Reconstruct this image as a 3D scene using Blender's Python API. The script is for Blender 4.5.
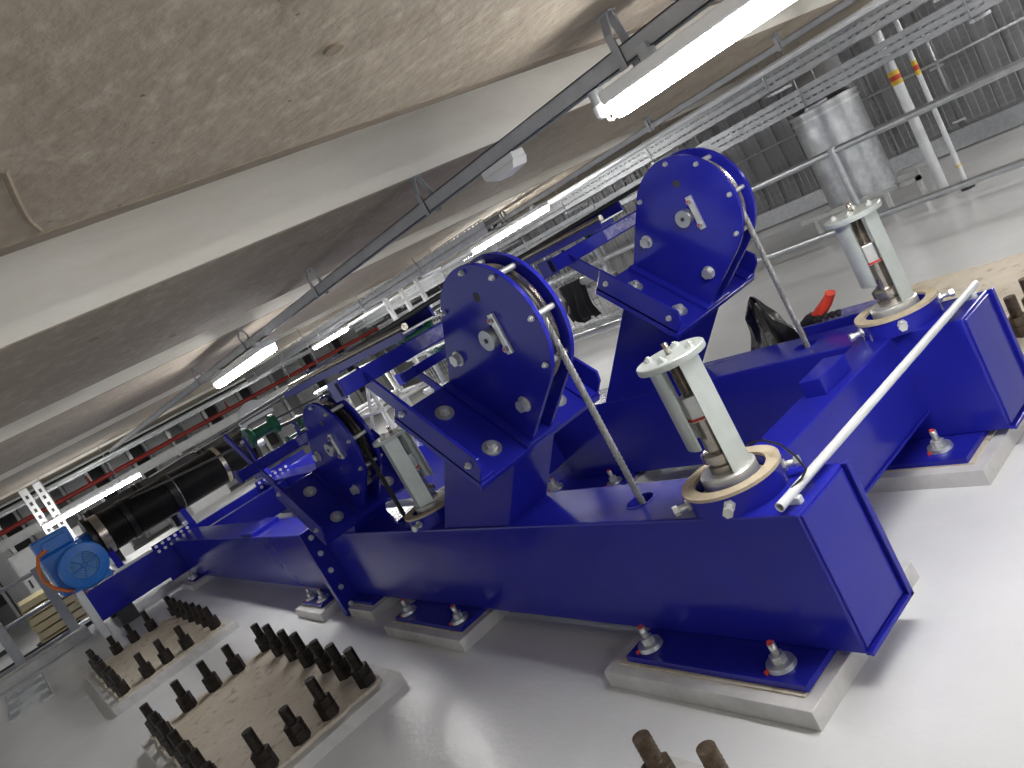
import bpy, bmesh, math, random
from mathutils import Vector, Matrix
random.seed(7)
scn = bpy.context.scene
for o in list(bpy.data.objects): bpy.data.objects.remove(o)
COL = scn.collection

# ------------------------------------------------------------------ camera, world, exposure
YAW, PITCH, ROLL = math.radians(145.19951643), math.radians(8.09801422), math.radians(-28.73120168)
fwd = Vector((math.cos(PITCH)*math.cos(YAW), math.cos(PITCH)*math.sin(YAW), -math.sin(PITCH)))
rt = Vector((math.sin(YAW), -math.cos(YAW), 0)); up = rt.cross(fwd)
R_ = math.cos(ROLL)*rt + math.sin(ROLL)*up
U_ = -math.sin(ROLL)*rt + math.cos(ROLL)*up
cd = bpy.data.cameras.new('camera'); cam = bpy.data.objects.new('camera', cd); COL.objects.link(cam)
cam.matrix_world = Matrix(((R_.x, U_.x, -fwd.x, 0), (R_.y, U_.y, -fwd.y, 0), (R_.z, U_.z, -fwd.z, 1.65), (0, 0, 0, 1)))
cd.sensor_fit = 'HORIZONTAL'; cd.sensor_width = 36; cd.lens = 773.82*36/1024; cd.clip_start = .02
scn.camera = cam
w = bpy.data.worlds.new('world'); scn.world = w; w.use_nodes = True
w.node_tree.nodes['Background'].inputs[0].default_value = (.92, .96, 1, 1)
w.node_tree.nodes['Background'].inputs[1].default_value = .75
LAMP_STRENGTH = 62
scn.view_settings.view_transform = 'Standard'; scn.view_settings.look = 'None'
scn.view_settings.exposure = 0.17; scn.view_settings.gamma = 1.0
scn.view_settings.use_curve_mapping = False

# ------------------------------------------------------------------ materials
def mat(name, col, rough=.5, metal=0., var=.0, scale=6., bump=0., bscale=None, col2=None, rvar=0., coat=0., stretch=None):
    m = bpy.data.materials.new(name); m.use_nodes = True
    nt = m.node_tree; b = nt.nodes['Principled BSDF']
    b.inputs['Roughness'].default_value = rough; b.inputs['Metallic'].default_value = metal
    b.inputs['Coat Weight'].default_value = coat
    tc = nt.nodes.new('ShaderNodeTexCoord'); src = tc.outputs['Object']
    if stretch:
        mp = nt.nodes.new('ShaderNodeMapping'); mp.inputs['Scale'].default_value = stretch
        nt.links.new(src, mp.inputs[0]); src = mp.outputs[0]
    n = nt.nodes.new('ShaderNodeTexNoise'); n.inputs['Scale'].default_value = scale; n.inputs['Detail'].default_value = 6
    n.inputs['Roughness'].default_value = .65
    nt.links.new(src, n.inputs['Vector'])
    r = nt.nodes.new('ShaderNodeValToRGB'); r.color_ramp.elements[0].position = .32; r.color_ramp.elements[1].position = .68
    c2 = col2 or tuple(c*(1-var) for c in col)
    c1 = col if col2 else tuple(min(1, c*(1+var*.5)) for c in col)
    r.color_ramp.elements[0].color = (*c2, 1); r.color_ramp.elements[1].color = (*c1, 1)
    nt.links.new(n.outputs['Fac'], r.inputs[0]); nt.links.new(r.outputs[0], b.inputs['Base Color'])
    if rvar:
        mr = nt.nodes.new('ShaderNodeMapRange'); mr.inputs[3].default_value = max(.02, rough-rvar); mr.inputs[4].default_value = rough+rvar
        nt.links.new(n.outputs['Fac'], mr.inputs[0]); nt.links.new(mr.outputs[0], b.inputs['Roughness'])
    if bump:
        n2 = nt.nodes.new('ShaderNodeTexNoise'); n2.inputs['Scale'].default_value = bscale or scale*5; n2.inputs['Detail'].default_value = 4
        nt.links.new(src, n2.inputs['Vector'])
        bp = nt.nodes.new('ShaderNodeBump'); bp.inputs['Strength'].default_value = bump; bp.inputs['Distance'].default_value = .02
        nt.links.new(n2.outputs['Fac'], bp.inputs['Height']); nt.links.new(bp.outputs[0], b.inputs['Normal'])
    return m
def concrete(name, c1, c2, c3):
    m = mat(name, c1, .85, 0, col2=c2, scale=2.2, bump=.35, bscale=22)
    nt = m.node_tree; b = nt.nodes['Principled BSDF']
    ramp = [n for n in nt.nodes if n.type == 'VALTORGB'][0]
    tc = [n for n in nt.nodes if n.type == 'TEX_COORD'][0]
    v = nt.nodes.new('ShaderNodeTexVoronoi'); v.inputs['Scale'].default_value = 9
    nt.links.new(tc.outputs['Object'], v.inputs['Vector'])
    r2 = nt.nodes.new('ShaderNodeValToRGB'); r2.color_ramp.elements[0].position = .035; r2.color_ramp.elements[1].position = .06
    nt.links.new(v.outputs['Distance'], r2.inputs[0])
    n3 = nt.nodes.new('ShaderNodeTexNoise'); n3.inputs['Scale'].default_value = 14; n3.inputs['Detail'].default_value = 8
    nt.links.new(tc.outputs['Object'], n3.inputs['Vector'])
    r3 = nt.nodes.new('ShaderNodeValToRGB'); r3.color_ramp.elements[0].position = .5; r3.color_ramp.elements[1].position = .72
    nt.links.new(n3.outputs['Fac'], r3.inputs[0])
    mx = nt.nodes.new('ShaderNodeMixRGB'); mx.inputs[2].default_value = (*c3, 1)
    nt.links.new(r3.outputs[0], mx.inputs[0]); nt.links.new(ramp.outputs[0], mx.inputs[1])
    mx2 = nt.nodes.new('ShaderNodeMixRGB'); mx2.inputs[1].default_value = (.10, .08, .06, 1)
    nt.links.new(r2.outputs[0], mx2.inputs[0]); nt.links.new(mx.outputs[0], mx2.inputs[2])
    nt.links.new(mx2.outputs[0], b.inputs['Base Color'])
    return m
def emit(name, col, s):
    m = bpy.data.materials.new(name); m.use_nodes = True
    b = m.node_tree.nodes['Principled BSDF']
    b.inputs['Emission Color'].default_value = (*col, 1); b.inputs['Emission Strength'].default_value = s
    b.inputs['Base Color'].default_value = (.9, .9, .9, 1)
    return m
BLUE = mat('blue_gloss_paint', (.0155, .018, .315), .16, var=.10, scale=3, bump=.02, bscale=10, rvar=.05)
BLUE.node_tree.nodes['Principled BSDF'].inputs['Specular IOR Level'].default_value = .32
BLUEW = mat('blue_worn_paint', (.016, .02, .30), .4, col2=(.30, .30, .55), scale=26, bump=.15)
BLUEM = mat('motor_blue_paint', (.018, .17, .60), .32, var=.12, scale=8)
BLUED = mat('motor_grille_blue', (.12, .30, .56), .5, var=.2, scale=20)
FLOOR = mat('white_floor_paint', (.72, .73, .745), .24, col2=(.65, .66, .67), scale=1.3, bump=.07, bscale=38, rvar=.05)
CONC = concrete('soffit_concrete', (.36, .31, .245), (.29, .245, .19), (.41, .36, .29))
CONCW = mat('beam_side_pale_lit_concrete', (.88, .86, .80), .8, col2=(.76, .73, .66), scale=5, bump=.25, bscale=30, stretch=(1, .25, 1))  # pale concrete sides, colour lightened further in place of lamp light on them
CHAM = mat('chamfer_concrete', (.26, .21, .15), .85, var=.2, scale=9, bump=.2)
GROUT = concrete('grout_beige', (.64, .58, .49), (.50, .44, .35), (.26, .20, .14))
GROUT.node_tree.nodes['Color Ramp.002'].color_ramp.elements[0].position = .56; GROUT.node_tree.nodes['Color Ramp.002'].color_ramp.elements[1].position = .80
PLINTH = mat('painted_plinth', (.66, .66, .66), .5, col2=(.46, .45, .43), scale=4, bump=.2)
BOLT = mat('dark_greased_steel', (.045, .036, .030), .42, .7, col2=(.015, .012, .010), scale=18, bump=.2)
BOLTB = mat('rusty_bolt_steel', (.16, .12, .085), .5, .6, col2=(.05, .035, .025), scale=22, bump=.2)
GALV = mat('galvanised_steel', (.58, .60, .62), .36, .75, col2=(.42, .44, .46), scale=14, bump=.05)
GALVL = mat('bright_zinc', (.74, .75, .74), .32, .6, col2=(.56, .57, .55), scale=10)
ZPL = mat('zinc_plate', (.60, .64, .63), .35, .45, col2=(.47, .51, .48), scale=6)
TRAYM = mat('tray_galvanised', (.40, .415, .43), .5, .35, col2=(.30, .31, .325), scale=9)
STEEL = mat('turned_steel', (.56, .52, .47), .25, .9, col2=(.40, .36, .31), scale=20)
ROPE = mat('wire_rope_grey', (.36, .36, .36), .45, .7, var=.3, scale=60)
ROPED = mat('wire_rope_greased', (.018, .018, .019), .4, .3, var=.3, scale=60)
TAN = mat('tan_gasket', (.52, .44, .32), .8, col2=(.38, .31, .22), scale=12)
WHITEP = mat('white_plastic', (.80, .81, .82), .4, var=.05)
WHITEM = mat('white_painted_metal', (.68, .69, .69), .45, var=.12, scale=5)
PIPEW = mat('grey_white_conduit', (.66, .68, .70), .35, .2, var=.08)
STRUT = mat('grey_steel_strut', (.42, .43, .45), .5, .35, var=.15, scale=7)
BLACK = mat('black_drum_paint', (.012, .012, .013), .32, .2, var=.3, scale=10, bump=.05)
DKGREY = mat('dark_grey_panel', (.05, .05, .055), .6, var=.2)
MIDGREY = mat('mid_grey_panel', (.38, .385, .40), .6, var=.2, scale=2)
GREEN = mat('green_roller_paint', (.012, .12, .065), .45, var=.2, scale=8)
RED = mat('red_pipe_paint', (.32, .03, .022), .45, var=.15)
REDM = mat('red_marker_paint', (.62, .06, .04), .5, var=.2)
YEL = mat('yellow_tape', (.75, .50, .04), .5, var=.1)
ORANGE = mat('orange_cable', (.70, .16, .02), .5, var=.1)
GLOVE = mat('orange_red_glove', (.75, .05, .02), .7, var=.25, scale=20, bump=.3)
BAG = mat('black_plastic_bag', (.008, .008, .009), .25, var=.2, bump=.3, bscale=12)
CLOTH = mat('dark_cloth', (.012, .012, .016), .9, var=.3, bump=.3)
CLOTHG = mat('grey_cloth', (.36, .34, .32), .9, var=.3, bump=.3)
SACK = mat('brown_sack', (.16, .12, .09), .9, var=.35, bump=.3)
CREAM = mat('cream_board', (.72, .62, .38), .8, var=.1)
LAMPM = emit('lamp_diffuser', (1, .985, .96), LAMP_STRENGTH)

# ------------------------------------------------------------------ geometry helpers (world coordinates)
class MB:
    def __init__(s): s.v = []; s.f = []; s.sm = []
    def add(s, vs, fs, smooth=False):
        n = len(s.v); s.v += [tuple(p) for p in vs]; s.f += [tuple(i+n for i in f) for f in fs]; s.sm += [smooth]*len(fs); return s
    def box(s, x0, x1, y0, y1, z0, z1, M=None):
        P = [Vector((x, y, z)) for x in (x0, x1) for y in (y0, y1) for z in (z0, z1)]
        if M: P = [M @ p for p in P]
        return s.add(P, [(0,1,3,2),(4,6,7,5),(0,4,5,1),(2,3,7,6),(0,2,6,4),(1,5,7,3)])
    def prism(s, poly, y0, y1, M=None):           # poly in (x, z), extruded along y
        n = len(poly); P = [Vector((x, y0, z)) for x, z in poly]+[Vector((x, y1, z)) for x, z in poly]
        if M: P = [M @ p for p in P]
        return s.add(P, [tuple(range(n)), tuple(range(2*n-1, n-1, -1))]+[(i, i+n, (i+1) % n+n, (i+1) % n) for i in range(n)])
    def cyl(s, a, b, r, r2=None, seg=16, smooth=True, ph=0.):
        a, b = Vector(a), Vector(b); r2 = r if r2 is None else r2
        d = (b-a).normalized(); t = Vector((0, 0, 1)) if abs(d.z) < .9 else Vector((1, 0, 0))
        e1 = d.cross(t).normalized(); e2 = d.cross(e1)
        P = []
        for c, q in ((a, r), (b, r2)):
            for i in range(seg):
                g = 2*math.pi*i/seg+ph; P.append(c+e1*q*math.cos(g)+e2*q*math.sin(g))
        n = len(s.v); s.v += [tuple(p) for p in P]
        for i in range(seg):
            j = (i+1) % seg; s.f.append((n+i, n+j, n+j+seg, n+i+seg)); s.sm.append(smooth)
        s.f.append(tuple(n+i for i in range(seg-1, -1, -1))); s.f.append(tuple(n+seg+i for i in range(seg))); s.sm += [False]*2
        return s
    def hexa(s, a, b, r): return s.cyl(a, b, r, seg=6, smooth=False)
    def lathe(s, c, axis, prof, seg=32, a0=0., a1=2*math.pi, closed=True):   # prof: closed loop of (r, h)
        c = Vector(c); d = Vector(axis).normalized(); t = Vector((0, 0, 1)) if abs(d.z) < .9 else Vector((1, 0, 0))
        e1 = (t - d*t.dot(d)).normalized(); e2 = d.cross(e1)
        full = abs(a1-a0-2*math.pi) < 1e-6; k = seg if full else seg+1; m = len(prof); P = []
        for i in range(k):
            g = a0+(a1-a0)*i/seg
            for r, h in prof: P.append(c+d*h+(e1*math.cos(g)+e2*math.sin(g))*r)
        F = []
        for i in range(seg):
            j = (i+1) % k
            for q in range(m if closed else m-1):
                p = (q+1) % m; F.append((i*m+q, j*m+q, j*m+p, i*m+p))
        s.add(P, F, True)
        if not full: s.add([P[q] for q in range(m)], [tuple(range(m-1, -1, -1))]); s.add([P[(k-1)*m+q] for q in range(m)], [tuple(range(m))])
        return s
    def tube(s, pts, r, seg=8):
        pts = [Vector(p) for p in pts]; n = len(s.v); t0 = None
        for i, p in enumerate(pts):
            d = (pts[min(i+1, len(pts)-1)]-pts[max(i-1, 0)]).normalized()
            if t0 is None: t0 = d.cross(Vector((.13, .31, .94))).normalized()
            t0 = (t0-d*t0.dot(d)).normalized(); e = d.cross(t0)
            for k in range(seg):
                g = 2*math.pi*k/seg; s.v.append(tuple(p+(t0*math.cos(g)+e*math.sin(g))*r))
        for i in range(len(pts)-1):
            for k in range(seg):
                q = (k+1) % seg; s.f.append((n+i*seg+k, n+i*seg+q, n+(i+1)*seg+q, n+(i+1)*seg+k)); s.sm.append(True)
        s.f.append(tuple(n+k for k in range(seg-1, -1, -1))); s.f.append(tuple(n+(len(pts)-1)*seg+k for k in range(seg))); s.sm += [False]*2
        return s
    def build(s, name, m, parent=None, bevel=0., **tags):
        me = bpy.data.meshes.new(name)
        if parent is None:
            xs, ys, zs = zip(*s.v); org = Vector(((min(xs)+max(xs))/2, (min(ys)+max(ys))/2, min(zs)))
        else:
            r = parent
            while r.parent: r = r.parent
            org = r.location
        me.from_pydata([(v[0]-org[0], v[1]-org[1], v[2]-org[2]) for v in s.v], [], s.f); me.update()
        me.polygons.foreach_set('use_smooth', s.sm)
        bm = bmesh.new(); bm.from_mesh(me); bmesh.ops.recalc_face_normals(bm, faces=bm.faces)
        for e in bm.edges:
            if len(e.link_faces) == 2 and e.calc_face_angle(0) > .6: e.smooth = False
        bm.to_mesh(me); bm.free()
        me.materials.append(m)
        o = bpy.data.objects.new(name, me); COL.objects.link(o)
        if parent is None: o.location = org
        else: o.parent = parent
        if bevel:
            b = o.modifiers.new('bevel', 'BEVEL'); b.width = bevel; b.segments = 2; b.limit_method = 'ANGLE'; b.angle_limit = .7
        for k, v in tags.items(): o[k] = v
        return o
def B(*a): return MB().box(*a)
def CY(*a, **k): return MB().cyl(*a, **k)
def thing(name, label, cat, loc, group=None):
    o = bpy.data.objects.new(name, None); COL.objects.link(o); o.location = loc; o.empty_display_size = .1
    o['label'] = label; o['category'] = cat
    if group: o['group'] = group
    return o
def copy_tree(o, parent=None):
    c = o.copy(); COL.objects.link(c); c.parent = parent
    for ch in list(o.children): copy_tree(ch, c)
    return c
def dup(o, loc, label):
    c = copy_tree(o); c.location = loc; c['label'] = label; return c
def tag(o, label, cat, group=None):
    o['label'] = label; o['category'] = cat
    if group: o['group'] = group
    return o

# ------------------------------------------------------------------ setting
HC = 2.19
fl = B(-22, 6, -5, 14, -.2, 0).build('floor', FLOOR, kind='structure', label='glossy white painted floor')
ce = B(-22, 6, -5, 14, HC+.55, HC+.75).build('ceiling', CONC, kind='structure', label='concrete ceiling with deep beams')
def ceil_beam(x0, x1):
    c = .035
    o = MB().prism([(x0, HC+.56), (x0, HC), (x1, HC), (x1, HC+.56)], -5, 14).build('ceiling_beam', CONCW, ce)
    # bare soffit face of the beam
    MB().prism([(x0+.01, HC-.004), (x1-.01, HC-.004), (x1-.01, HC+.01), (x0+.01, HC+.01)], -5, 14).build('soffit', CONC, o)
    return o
# nearest beam with a wide chamfer on its far edge
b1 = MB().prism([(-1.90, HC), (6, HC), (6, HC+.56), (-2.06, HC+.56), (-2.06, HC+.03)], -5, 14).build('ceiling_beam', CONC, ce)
MB().prism([(-1.90, HC-.003), (-1.90, HC+.02), (-2.055, HC+.05), (-2.064, HC+.027)], -5, 14).build('chamfer', CHAM, b1)
MB().tube([(-1.487-.395*i/8+.008*math.sin(i*5), .318+.084*i/8+.005*math.cos(i*7), HC+.002) for i in range(9)], .007, 6).build('concrete_fin', CHAM, b1)
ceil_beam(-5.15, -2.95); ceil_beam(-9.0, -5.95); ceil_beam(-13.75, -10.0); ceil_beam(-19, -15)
# form tie holes on the second soffit
for x, y in ((-3.55, .72), (-3.45, 1.72), (-4.6, 1.3), (-4.2, 2.9), (-1.1, .75), (-1.35, .95)):
    CY((x, y, HC-.006), (x, y, HC+.01), .022, seg=14).build('tie_hole', CHAM, ce)
wb = B(-22, 6, 13.2, 13.4, 0, HC+.6).build('wall_back', MIDGREY, kind='structure', label='grey ribbed wall behind the mesh fence')
for i in range(60):
    x = -20+i*.36
    B(x, x+.2, 13.14, 13.2, .1, HC+.5).build('rib', MIDGREY, wb)
wl = B(-20.2, -20, -5, 14, 0, HC+.6).build('wall_left', MIDGREY, kind='structure', label='far wall clad in pale panels')
k = 0; y = -2.
while y < 10:
    B(-20, -19.80, y, y+.46, .05, 2.15).build('panel', WHITEM, wl, bevel=.01)
    B(-20, -19.72, y+.47, y+.55, .05, 2.15).build('panel', GALVL, wl)
    B(-20, -19.93, y+.56, y+.86, .4, 2.1).build('panel', DKGREY if k % 3 else MIDGREY, wl)
    B(-20, -19.72, y+.87, y+.93, .05, 2.15).build('panel', WHITEM, wl)
    y += .96; k += 1

# ------------------------------------------------------------------ blue steel frame
FR = thing('steel_gantry', 'long glossy blue box beam frame carrying the rope sheaves', 'steel gantry', (-5, 2.4, .1))
BZ0, BZ1 = .1, .6
for y0, nm in ((1.67, 'near'), (3.04, 'far')):
    bo = MB().prism([(-10.8, BZ0), (-1.445, BZ0), (-1.445, BZ1), (-10.8, BZ1)], y0, y0+.30).build('beam', BLUE, FR, bevel=.008)
    # recessed end plate with a thin rim
    B(-1.446, -1.432, y0, y0+.30, BZ0, BZ0+.012).build('end_rim', BLUE, bo); B(-1.446, -1.432, y0+.288, y0+.30, BZ0, BZ1).build('end_rim', BLUE, bo)
    B(-1.446, -1.436, y0+.01, y0+.28, BZ0+.02, BZ1-.01).build('end_plate', BLUE, bo, bevel=.003)
    B(-1.432, -1.422, y0+.285, y0+.31, BZ0-.004, BZ1+.002).build('end_rim', BLUE, bo, bevel=.003)
    B(-1.432, -1.422, y0+.0, y0+.31, BZ0-.004, BZ0+.012).build('end_rim', BLUE, bo, bevel=.003)
    # rope holes cut into the top
    cut = MB()
    for xs in (-2.235, -4.27): cut.cyl((xs, y0+.15, .3), (xs, y0+.15, .8), .055, seg=28)
    co = cut.build('cutter', BLUE); md = bo.modifiers.new('cut', 'BOOLEAN'); md.object = co; md.operation = 'DIFFERENCE'
    bpy.context.view_layer.update()
    me = bpy.data.meshes.new_from_object(bo.evaluated_get(bpy.context.evaluated_depsgraph_get()))
    bo.modifiers.clear(); bo.data = me; bpy.data.objects.remove(co)
    for xs in (-2.235, -4.27):
        MB().lathe((xs, y0+.15, BZ1), (0, 0, 1), [(.055, 0), (.064, 0), (.062, .004), (.056, .004)], 24).build('hole_rim', BLUE, bo)
# cross beams
cb = B(-1.915, -1.73, 1.96, 3.05, .225, .602).build('cross_beam', BLUE, FR, bevel=.006)
B(-1.88, -1.78, 2.53, 2.75, .60, .675).build('lug_block', BLUE, cb, bevel=.006)
B(-1.725, -1.72, 1.96, 3.05, .225, .235).build('weld_strip', BLUE, cb)
B(-4.45, -4.25, 1.96, 3.05, .25, .58).build('cross_beam', BLUE, FR, bevel=.006)
B(-7.46, -7.09, 1.68, 1.96, .60, .632).build('lug_block', BLUE, FR, bevel=.006)
B(-10.0, -9.85, 1.96, 3.05, .25, .58).build('cross_beam', BLUE, FR, bevel=.006)
# bolted splice flanges
for y0 in (1.67, 3.04):
    fo = B(-5.40, -5.37, y0-.14, y0+.44, .01, .69).build('splice_flange', BLUE, FR, bevel=.003)
    B(-5.37, -5.34, y0-.14, y0+.44, .01, .69).build('splice_flange', BLUE, FR, bevel=.003)
    for z in (.08, .22, .36, .50, .63):
        for yy in (y0-.08, y0+.38):
            MB().hexa((-5.34, yy, z), (-5.325, yy, z), .02).cyl((-5.34, yy, z), (-5.31, yy, z), .01, seg=8).build('flange_bolt', GALVL, fo)
# foot plates with anchor nuts
def foot(x0, x1, y0, y1, nuts):
    p = B(x0, x1, y0, y1, .075, .10).build('foot_plate', BLUE, FR, bevel=.003)
    for k, (x, y) in enumerate(nuts):
        MB().cyl((x, y, .10), (x, y, .116), .052, .048, 24).build('washer', GALV, p)
        MB().hexa((x, y, .116), (x, y, .142), .027).cyl((x, y, .142), (x, y, .185), .0135, seg=10).build('anchor_nut', GALVL, p)
        MB().cyl((x-.002, y, .183), (x, y, .188), .012, seg=8).box(x-.03, x-.022, y-.056, y-.042, .1, .113).build('red_mark', REDM, p)
foot(-2.38, -1.57, 1.505, 2.13, [(-1.70, 1.58), (-2.30, 1.58), (-1.70, 2.06), (-2.30, 2.06)])
foot(-4.45, -3.66, 1.505, 2.13, [(-3.75, 1.57), (-4.36, 1.57), (-3.75, 2.06)])
foot(-6.12, -5.72, 1.505, 2.13, [(-5.80, 1.57), (-6.05, 1.57)])
foot(-5.28, -4.98, 1.6, 2.04, [])
foot(-10.62, -10.2, 1.56, 2.08, [(-10.3, 1.61), (-10.5, 1.61)])
foot(-2.38, -1.55, 2.835, 3.52, [(-1.69, 2.94), (-2.30, 2.94)])
foot(-4.45, -3.66, 2.865, 3.52, [(-3.75, 2.94), (-4.36, 2.94)])

# concrete pads below the feet
def pad(x0, x1, y0, y1, label):
    t = .004
    m = MB(); P = [(x0-t, y0-t, 0), (x1+t, y0-t, 0), (x1+t, y1+t, 0), (x0-t, y1+t, 0), (x0, y0, .068), (x1, y0, .068), (x1, y1, .068), (x0, y1, .068)]
    m.add(P, [(3,2,1,0), (4,5,6,7), (0,1,5,4), (1,2,6,5), (2,3,7,6), (3,0,4,7)])
    r = thing('concrete_pad', label, 'concrete pad', ((x0+x1)/2, (y0+y1)/2, 0), 'pads under the blue frame')
    m.build('plinth', PLINTH, r, bevel=.003)
    B(x0+.05, x1-.05, y0+.05, y1-.05, .066, .0745).build('grout_bed', GROUT, r)
pad(-2.47, -1.53, 1.44, 2.19, 'low white concrete pad under the front end of the near blue beam')
pad(-4.55, -3.62, 1.45, 2.19, 'white concrete pad under middle of the near blue beam')
pad(-5.325, -4.93, 1.55, 2.10, 'small white pad just right of the bolted flange')
pad(-6.2, -5.64, 1.45, 2.19, 'white pad just left of the bolted flange')
pad(-10.7, -10.1, 1.5, 2.14, 'dim pad at far left end of the near beam, by the winch')
pad(-2.47, -1.48, 2.785, 3.6, 'white concrete pad under the front end of the far blue beam')
pad(-4.55, -3.62, 2.80, 3.6, 'pad under the middle of the far blue beam')

# ------------------------------------------------------------------ deflector sheaves on 45 degree seats
S2 = math.sqrt(.5)
BX, BZ = -2.752, 1.136                 # foot of the side plates
YC = 1.812
def loc(u, n): return (BX+S2*(u+n), BZ+S2*(n-u))
MU = Matrix(((S2, 0, S2, BX), (0, 1, 0, 0), (-S2, 0, S2, BZ), (0, 0, 0, 1)))    # (u, y, n) -> world
def ubox(u0, u1, y0, y1, n0, n1): return MB().box(u0, u1, y0, y1, n0, n1, MU)
def plate_outline():
    R, c, hb = .302, .40, .245
    d = math.hypot(hb, c); base = math.atan2(-c, hb); off = math.acos(R/d)
    a = base+off; pts = [(hb, 0)]
    n = 44
    for i in range(n+1):
        g = a+(math.pi-2*a)*i/n
        pts.append((R*math.cos(g), c+R*math.sin(g)))
    return pts+[(-hb, 0)]
def make_sheave(label):
    t = thing('deflector_sheave', label, 'rope sheave', (BX, YC, .6), 'blue rope sheaves')
    cx, cz = loc(0, .4)
    for y0, y1 in ((YC-.068, YC-.048), (YC+.045, YC+.065)):
        sp = MB().prism([loc(u, n) for u, n in plate_outline()], y0, y1).build('side_plate', BLUE, t, bevel=.002)
        hx, hz = loc(-.095, .54)
        if y0 < YC: CY((hx, y0-.0005, hz), (hx, y0+.01, hz), .020, seg=18).build('lifting_hole', DKGREY, sp)
    MB().lathe((cx, YC, cz), (0, 1, 0), [(.03, -.04), (.08, -.04), (.08, -.02), (.2, -.02), (.225, -.028), (.268, -.028), (.24, -.012), (.236, 0), (.24, .012), (.268, .028), (.225, .028), (.2, .02), (.08, .02), (.08, .04), (.03, .04)], 48).build('wheel', STEEL, t)
    sh = CY((cx, YC-.105, cz), (cx, YC+.10, cz), .043, seg=28).build('shaft', GALV, t)
    CY((cx, YC-.109, cz), (cx, YC-.104, cz), .010, seg=10).build('grease_point', DKGREY, sh)
    kp = B(cx+.050, cx+.082, YC-.084, YC-.068, cz-.085, cz+.088).build('keeper_plate', GALVL, t, bevel=.003)
    for dz in (-.06, .062):
        MB().hexa((cx+.066, YC-.096, cz+dz), (cx+.066, YC-.084, cz+dz), .013).build('keeper_bolt', GALV, kp)
        CY((cx+.066, YC-.0985, cz+dz+.003), (cx+.066, YC-.0955, cz+dz+.003), .006, seg=8).build('red_mark', REDM, kp)
    for g in (2, 48, 84, 142, -38):
        a = math.radians(g); px, pz = cx+.276*math.cos(a), cz+.276*math.sin(a)
        p = CY((px, YC-.047, pz), (px, YC+.044, pz), .012, seg=12).build('spacer_pin', GALVL, t)
        for s in (-1, 1):
            MB().hexa((px, YC+s*.066, pz), (px, YC+s*.078, pz), .0125).cyl((px, YC+s*.078, pz), (px, YC+s*.088, pz), .007, seg=8).build('pin_nut', GALVL, p)
    for u in (-.19, .19):
        px, pz = loc(u, .17)
        p = MB().cyl((px, YC-.08, pz), (px, YC+.08, pz), .022, seg=14).build('clamp_bolt', GALV, t)
        for s in (-1, 1):
            MB().cyl((px, YC+s*.066, pz), (px, YC+s*.073, pz), .034, seg=20).hexa((px, YC+s*.073, pz), (px, YC+s*.098, pz), .027).build('clamp_nut', GALVL, p)
    ft = ubox(-.25, .255, YC-.105, YC+.105, -.02, 0).build('foot_plate', BLUE, t, bevel=.003)
    bp = ubox(-.26, .26, YC-.375, YC+.375, -.05, -.02).build('base_plate', BLUE, t, bevel=.003)
    for u in (-.13, .15):
        for dy in (-.205, .205):
            a = MU @ Vector((u, YC+dy, -.02)); n = Vector((S2, 0, S2))
            CY(a, a+n*.006, .042, seg=24).build('washer', GALV, bp)
            MB().hexa(a+n*.006, a+n*.024, .024).cyl(a+n*.024, a+n*.034, .013, seg=10).build('base_bolt', GALVL, bp)
    for s in (-1, 1):
        y0 = YC+s*.375
        ab = MB().prism([(-.255, -.02), (.25, -.02), (.25, .06), (.225, .10), (-.255, .10)], min(y0, y0-s*.014), max(y0, y0-s*.014), MU)
        ab.box(-.255, .25, min(y0, y0-s*.085), max(y0, y0-s*.085), -.02, -.006, MU)
        ao = ab.build('angle_bracket', BLUE, t, bevel=.003)
        for u in (-.2, .19):
            a = MU @ Vector((u, y0, .045)); d = Vector((0, s, 0))
            MB().hexa(a, a+d*.010, .015).cyl(a+d*.010, a+d*.02, .008, seg=8).build('bracket_bolt', GALVL, ao)
        yi = y0-s*.014
        ubox(-.52, -.12, min(yi, yi-s*.012), max(yi, yi-s*.012), .01, .085).build('arm', BLUE, t, bevel=.002)
    # cross bar over the rope with a worn strip
    kx = loc(-.47, .05)[0]
    cb = B(kx-.025, kx+.02, YC-.48, YC+.40, 1.478, 1.552).build('cross_bar', BLUE, t, bevel=.004)
    B(kx+.0195, kx+.0212, YC-.05, YC+.30, 1.487, 1.543).build('worn_strip', BLUEW, cb)
    B(kx-.10, kx+.02, YC-.48, YC-.472, 1.47, 1.56).build('end_lug', BLUE, t)
    # rope roller on the bar
    rr = MB().lathe((kx-.075, YC+.02, 1.552), (0, 1, 0), [(.008, -.09), (.032, -.09), (.032, -.075), (.018, -.06), (.018, .06), (.032, .075), (.032, .09), (.008, .09)], 20).build('rope_roller', GREEN, t)
    # tilted pedestal stub standing square to the seat
    def q(u, n): return loc(u, n)
    return t
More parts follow.
